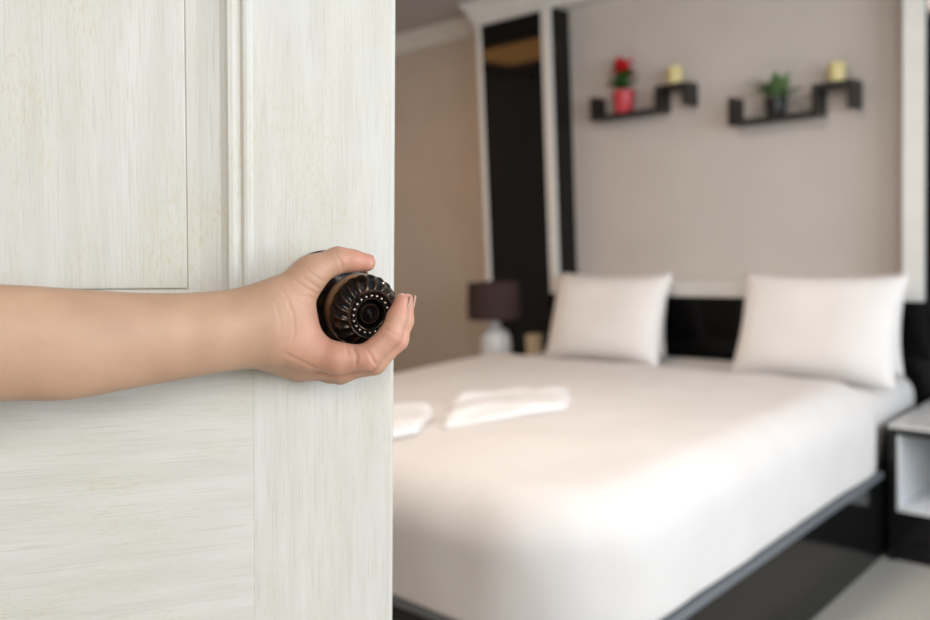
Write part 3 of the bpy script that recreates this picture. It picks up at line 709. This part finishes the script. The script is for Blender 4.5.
def grow_arm(h=0.0013):
    pts = [p for ch in list(ARM.values()) + [THUMB] + list(FINGERS.values()) for p in ch]
    P = np.array(pts); rr = P[:, 3:4]
    lo = (P[:, :3] - rr).min(0) - .012; hi = (P[:, :3] + rr).max(0) + .012
    dims = np.ceil((hi - lo) / h).astype(int) + 1
    ax = [lo[k] + h * np.arange(dims[k]) for k in range(3)]
    BIG = np.float32(.05)
    def blank(): return np.full(dims, BIG, np.float32)
    def seg(a, b):
        """distance to a tapered capsule, evaluated only in its neighbourhood"""
        a = np.array(a); b = np.array(b); m = max(a[3], b[3]) + .03
        l = np.maximum(np.floor((np.minimum(a[:3], b[:3]) - m - lo) / h).astype(int), 0)
        u_ = np.minimum(np.ceil((np.maximum(a[:3], b[:3]) + m - lo) / h).astype(int) + 1, dims)
        sl = tuple(slice(l[k], u_[k]) for k in range(3))
        X = ax[0][sl[0]][:, None, None]; Y = ax[1][sl[1]][None, :, None]; Z = ax[2][sl[2]][None, None, :]
        ab = b[:3] - a[:3]; L2 = ab @ ab
        t = np.clip(((X - a[0]) * ab[0] + (Y - a[1]) * ab[1] + (Z - a[2]) * ab[2]) / L2, 0, 1)
        d = np.sqrt((X - a[0] - t * ab[0]) ** 2 + (Y - a[1] - t * ab[1]) ** 2 + (Z - a[2] - t * ab[2]) ** 2) - (a[3] + (b[3] - a[3]) * t)
        return sl, d.astype(np.float32)
    def smin(a, b, k):
        hh = np.clip(.5 + .5 * (b - a) / k, 0, 1)
        return b + (a - b) * hh - k * hh * (1 - hh)
    def chain(fld, ch, k):
        for a, b in zip(ch[:-1], ch[1:]):
            sl, d = seg(a, b); fld[sl] = smin(fld[sl], d, k)
        return fld
    core = blank()
    for nm, ch in ARM.items():
        f1 = chain(blank(), ch, .0004 if nm.startswith('forearm') else .005)
        core = smin(core, f1, .030 if nm.startswith('forearm') else .014)
    th = chain(blank(), THUMB, .004)
    total = smin(core, th, .007)
    for nm, ch in FINGERS.items():
        f1 = chain(blank(), ch, .004)
        total = np.minimum(total, smin(core, f1, .006))
    # surface nets
    g = total; ins = g < 0
    c = [slice(0, -1), slice(1, None)]
    cell = tuple(d - 1 for d in dims)
    acc = np.zeros(cell + (3,), np.float32); cnt = np.zeros(cell, np.float32)
    corners = [(i, j, k) for i in (0, 1) for j in (0, 1) for k in (0, 1)]
    for p in corners:
        for axis in range(3):
            if p[axis]: continue
            q = list(p); q[axis] = 1
            A = g[tuple(c[t] for t in p)]; B = g[tuple(c[t] for t in q)]
            m = (A < 0) != (B < 0)
            t = np.where(m, A / np.where(m, A - B, 1), 0)
            for k in range(3):
                acc[..., k] += np.where(m, p[k] + (t if k == axis else 0), 0)
            cnt += m
    act = cnt > 0
    idx = np.full(cell, -1, np.int64); idx[act] = np.arange(act.sum())
    base = np.argwhere(act)
    V = lo + h * (base + acc[act] / cnt[act][:, None])
    Q = []
    for axis in range(3):
        o1, o2 = [(1, 2), (2, 0), (0, 1)][axis]
        s0 = [slice(None)] * 3; s1 = [slice(None)] * 3
        s0[axis] = slice(0, -1); s1[axis] = slice(1, None)
        A = ins[tuple(s0)]; B = ins[tuple(s1)]
        E = np.argwhere(A != B)
        fl_ = A[tuple(E.T)]
        ok = (E[:, o1] > 0) & (E[:, o2] > 0); E = E[ok]; fl_ = fl_[ok]
        def cid(d1, d2):
            e = E.copy(); e[:, o1] -= d1; e[:, o2] -= d2; return idx[tuple(e.T)]
        q = np.stack([cid(0, 0), cid(1, 0), cid(1, 1), cid(0, 1)], 1)
        q[~fl_] = q[~fl_][:, ::-1]
        Q.append(q)
    Q = np.concatenate(Q)
    E = np.concatenate([Q[:, [0, 1]], Q[:, [1, 2]], Q[:, [2, 3]], Q[:, [3, 0]]])
    def lap(V, s):
        S = np.zeros_like(V); n = np.zeros(len(V))
        for a, b in ((0, 1), (1, 0)):
            for k in range(3): S[:, k] += np.bincount(E[:, a], V[E[:, b], k], len(V))
            n += np.bincount(E[:, a], minlength=len(V))
        return V + s * (S / n[:, None] - V)
    for _ in range(4): V = lap(lap(V, .5), -.52)
    # the forearm is smooth and long: fair it further
    wgt = np.clip((-.030 - V[:, 0]) / .02, 0, 1)[:, None]
    for _ in range(60): V = V + wgt * (lap(V, .5) - V)
    def normals(V):
        n = np.cross(V[Q[:, 2]] - V[Q[:, 0]], V[Q[:, 3]] - V[Q[:, 1]])
        N = np.zeros_like(V)
        for k in range(4):
            for d in range(3): N[:, d] += np.bincount(Q[:, k], n[:, d], len(V))
        return N / np.maximum(np.linalg.norm(N, axis=1), 1e-12)[:, None]
    N = normals(V)
    dsp = np.zeros(len(V))
    face = np.clip(N[:, 2] * 1.6, 0, 1)
    for pts_, dp, w in CREASES:
        pp = np.array(pts_); dm = np.full(len(V), 1.0); tt = np.zeros(len(V))
        for s, (a, b) in enumerate(zip(pp[:-1], pp[1:])):
            ab = b - a; t = np.clip(((V[:, :2] - a) @ ab) / (ab @ ab), 0, 1)
            d = np.linalg.norm(V[:, :2] - a - t[:, None] * ab, axis=1)
            nearer = d < dm
            tt = np.where(nearer, (s + t) / (len(pp) - 1), tt); dm = np.minimum(dm, d)
        fade = np.clip(np.minimum(tt, 1 - tt) * 5 + .15, 0, 1)
        dsp -= 1.7 * face * fade * dp * (np.exp(-(dm / w) ** 2) - .35 * np.exp(-(dm / (2.6 * w)) ** 2))
    V = V + N * dsp[:, None]
    # pinker skin at fingertips, over the knuckle folds and at the heel of the hand
    red = np.zeros(len(V))
    spots = [(THUMB[-1], .016, .9), (THUMB[-2], .014, .5), (FINGERS['index'][-1], .016, .8), (FINGERS['index'][2], .016, .55), (FINGERS['middle'][-1], .016, .9),
             (FINGERS['index'][3], .014, .5), (FINGERS['index'][1], .022, .5), (ARM['web'][1], .022, .55), (ARM['web'][0], .016, .35), (FINGERS['middle'][3], .016, .6)]
    for p, rad, amt in spots:
        d = np.linalg.norm(V - np.array(p[:3]), axis=1)
        red = np.maximum(red, amt * np.exp(-(d / (rad * 1.15)) ** 4))
    hand = np.clip((V[:, 0] + .035) / .03, 0, 1)
    red = np.clip(red + .22 * hand, 0, 1)
    return V, Q, red
AV, AQ, AR = grow_arm()
me = bpy.data.meshes.new('arm')
me.vertices.add(len(AV)); me.vertices.foreach_set('co', AV.astype(np.float32).ravel())
me.loops.add(AQ.size); me.loops.foreach_set('vertex_index', AQ.astype(np.int32).ravel())
me.polygons.add(len(AQ)); me.polygons.foreach_set('loop_start', np.arange(0, AQ.size, 4, dtype=np.int32))
me.polygons.foreach_set('loop_total', np.full(len(AQ), 4, np.int32))
me.update(calc_edges=True); me.validate()
me.polygons.foreach_set('use_smooth', np.ones(len(me.polygons), bool))
att = me.attributes.new('redness', 'FLOAT', 'POINT'); att.data.foreach_set('value', AR.astype(np.float32))
person = link('person', me, M['skin'])
KW = Vector((-0.5812, 0.4535, 1.1289))
arm_m = Matrix(((cr.x, cu.x, -cf.x, KW.x), (cr.y, cu.y, -cf.y, KW.y), (cr.z, cu.z, -cf.z, KW.z), (0, 0, 0, 1)))
person.matrix_world = arm_m
tag(person, 'bare forearm and right hand gripping the bronze door knob', 'person')

# nails: small curved plates on the outer side of the last joints
def nail(tip, prev, out, l=.0100, w=.0082, rad=.0068):
    tip = Vector(tip[:3]); prev = Vector(prev[:3]); d = (tip - prev).normalized()
    out = Vector(out); out = (out - d * out.dot(d)).normalized(); s = d.cross(out)
    V, Fc = [], []
    n, k = 8, 6
    for t in (0, 1):
        for j in range(k + 1):
            for i in range(n + 1):
                a = (i / n - .5) * (w / rad) * (1 if j < k else .75); y = (j / k - .45) * l
                rr = rad + .0006 - t * .0009 - .0012 * (max(0, j / k - .5)) ** 2
                V.append(tuple(tip + d * y + (out * math.cos(a) + s * math.sin(a)) * rr))
    m_ = (n + 1) * (k + 1)
    for t in (0, 1):
        for j in range(k):
            for i in range(n):
                a = t * m_ + j * (n + 1) + i; q = (a, a + 1, a + n + 2, a + n + 1); Fc.append(q if t == 0 else q[::-1])
    bm = bmesh.new(); vv = [bm.verts.new(v) for v in V]
    for f_ in Fc: bm.faces.new([vv[x] for x in f_])
    return bm_mesh(bm, True)
for ch, out, rad in ((THUMB, (0, .6, -.9), .0064), (FINGERS['index'], (1, .15, -.12), .0060), (FINGERS['middle'], (1, .2, -.12), .0057), (FINGERS['ring'], (1, .2, 0), .0062), (FINGERS['little'], (1, .2, 0), .0058)):
    link('fingernail', nail(ch[-1], ch[-2], out, rad=rad), M['nail'], person)
dn = (Matrix(arm_m.to_3x3()).inverted() @ door_n)
print('ARM verts', len(AV), 'min gap to door', float((AV @ np.array(dn)).min()))
